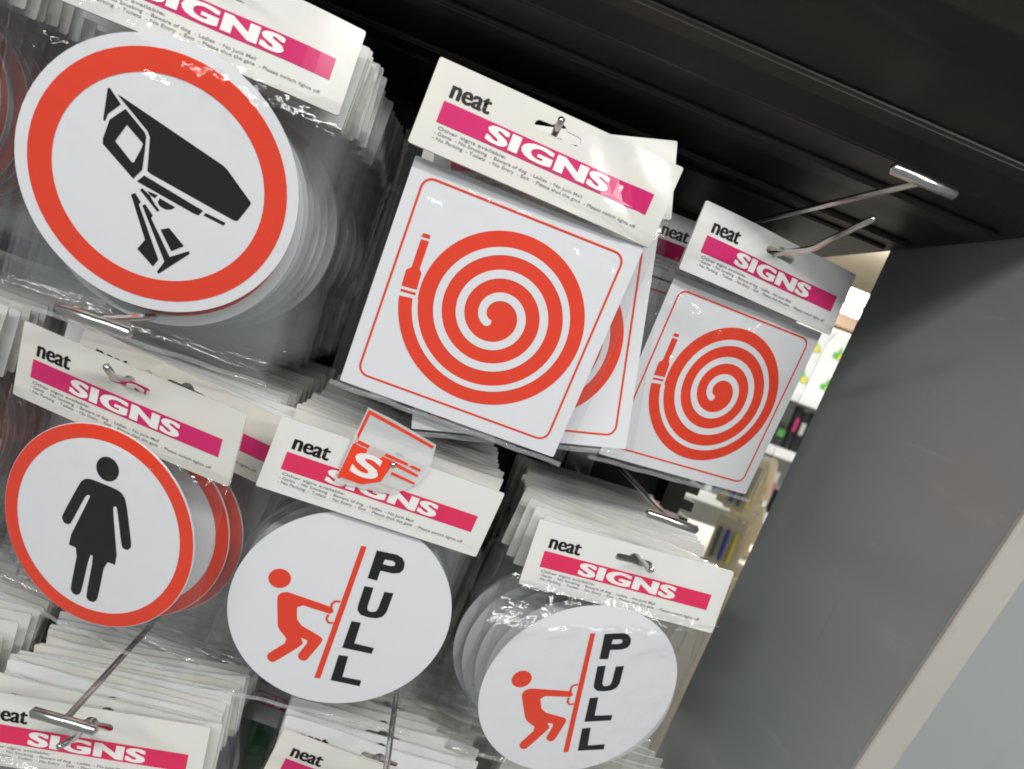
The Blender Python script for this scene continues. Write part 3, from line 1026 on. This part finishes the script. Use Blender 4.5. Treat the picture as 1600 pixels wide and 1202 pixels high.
k = 0.97
front_pack('pull', (0.192 * k, 0.5142 * k, -0.1491 * k), (1.1, -2.9, 2.0), (0.1842, 0.4982, -0.2360), (10.5, -13.0, 9.0), wave(0.6, 1.2, 0.0, -0.6), 'crimson',
           'round PULL sign with red figure hanging beside the grey side panel', 7, wr=1.6, half=81)
hook(0.192, -0.1315, 0.478, 'double wire hook with crossbar carrying the PULL signs by the grey panel', crossbar_y=0.478, rise=0.040, bend=0.01, up=0.003)
stack('pull', 0.193, -0.147, 0.516, 0.735, 0.0088, (9, -3, 2), 'crimson', 'PULL sign pack behind the front PULL sign beside the grey panel', 'PULL sign packs by the grey panel', 27, prints=1, fan=[(-0.004, 3), (-0.010, 5), (-0.012, 6), (-0.014, 7), (-0.012, 6)])

front_pack('blue', (-0.1225, 0.4717, -0.3570), (-1.3, -7.9, -1.5), (-0.121, 0.474, -0.4470), (7, 0, 0), wave(0.7, 0.9, 0.8, 0.8), 'crimson',
           'violet blue round sign pack on the lowest row under the ladies toilet sign', 8, wr=1.0)
hook(-0.126, -0.3455, 0.442, 'double wire hook with crossbar carrying the violet blue signs', crossbar_y=0.424, rise=0.036, bend=0.02, up=0.004, side=-0.004)
stack('blue', -0.120, -0.356, 0.486, 0.742, 0.0074, (7, -6, -1), 'crimson', 'violet blue sign pack hanging behind the front violet blue sign', 'violet blue sign packs on one hook', 28, prints=1, roll_amp=2.2)

front_pack('pull', (0.0655, 0.5050, -0.3600), (3, 6.0, 2), (0.066, 0.512, -0.459), (7, 0, 0), wave(0.6, 1.0, 0.2, 0.6), 'magenta',
           'sign pack on the lowest row between the two PULL signs, only its header showing', 9, wr=1.0)
hook(0.066, -0.3455, 0.455, 'wire hook on the lowest row below the two PULL signs', crossbar_y=0.43, rise=0.038)
stack('pull', 0.066, -0.352, 0.518, 0.742, 0.0095, (7, 1, 1), 'magenta', 'lowest row sign pack stacked between the two PULL signs', 'lowest row packs between the PULL signs', 29, prints=1, roll_amp=3.0)
hook(-0.285, -0.3455, 0.47, 'wire hook on the lowest row left of the violet blue signs')
stack('blue', -0.285, -0.352, 0.500, 0.742, 0.0095, (7, 2, 0), 'crimson', 'lowest row sign pack stacked left of the violet blue signs', 'lowest row packs left of the violet blue signs', 30, prints=1)
hook(-0.342, -0.1195, 0.47, 'wire hook left of the ladies toilet signs')
stack('woman', -0.342, -0.131, 0.502, 0.735, 0.0105, (7, 2, -2), 'magenta', 'red ringed sign pack hanging left of the ladies toilet signs', 'red ringed packs left of the ladies signs', 31, prints=1)
hook(-0.366, 0.1085, 0.42, 'wire hook left of the CCTV camera signs')
stack('woman', -0.366, 0.0955, 0.430, 0.700, 0.0150, (8, 1, 2), 'magenta', 'clear bagged sign pack hanging left of the CCTV camera signs', 'bagged packs left of the CCTV signs', 32, prints=0)
hook(-0.030, -0.372, 0.600, 'short wire hook with the dark green signs between the lowest rows')
stack('green', -0.030, -0.385, 0.625, 0.68, 0.012, (5, 2, 0), 'crimson', 'dark green square sign pack between the lowest row stacks', 'dark green sign packs', 33, prints=0)
hook(0.245, -0.3455, 0.52, 'wire hook on the lowest row below the PULL sign by the grey panel')
stack('pull', 0.245, -0.352, 0.56, 0.742, 0.014, (7, 1, 1), 'crimson', 'lowest row sign pack stacked below the PULL sign by the grey panel', 'lowest row packs by the grey panel', 34, prints=0)

# made-up red-bordered sheet standing in for a stitching smear over the PULL header
lf = mat4((-0.001, 0.4628, -0.1165), (6.5, 3.0, 6.8)) @ Matrix.Diagonal((1.28, 1, 1.22, 1))
leaf = empty('smear_patch', lf)
tag(leaf, 'made-up translucent sheet with red border and stripes, standing in for a smear over the PULL header', 'smear stand-in')
bm = slice_bm(flat_bm([[[(-21, -17), (-20, 27), (-6, 25.5), (18, 21), (20, 6), (17, -3), (8, -13), (-6, -15)]]]), XS)
bend_bm(bm, lambda x, z: -0.0006 + 0.0004 * math.sin(x * 120) + 0.0003 * math.sin(z * 200))
obj('smear_sheet', from_bm('smear_sheet', bm, 'sheet'), leaf)
LB = lambda x, z: -0.0009 + 0.0004 * math.sin(x * 120) + 0.0003 * math.sin(z * 200)


def smear_print(name, polys, mat, dy=0.0):
    bm = slice_bm(flat_bm(polys), XS, [0.001 * q for q in range(-16, 26, 4)])
    bend_bm(bm, lambda x, z: LB(x, z) + dy)
    obj(name, from_bm(name, bm, mat), leaf)


smear_print('red_border', [[[(-20.5, -14), (-19.2, 26), (-6, 24), (17, 20), (17, 18.4), (-6, 22.2), (-17.8, 24), (-19, -14)]]], 'red')
smear_print('red_stripe', [[[(-18.8, 9), (16, 5.5), (16, 4.0), (-18.8, 7)]], [[(-18.8, 6.4), (0, 4.8), (16, 2.2), (16, 0.8), (2, 2.4), (0, -8), (-8, -13), (-18.9, -13)]], [[(3, -1), (16, -2.4), (16, -3.6), (3, -2.6)]]], 'red')
b2 = text_bm('S', -16.5, -2.5, -9, 4, 0.03)
me = from_bm('s_letter', b2, 'white_ink')
o = obj('letter_s', me, leaf, matrix=Matrix.Translation((0, -0.0018, 0)))
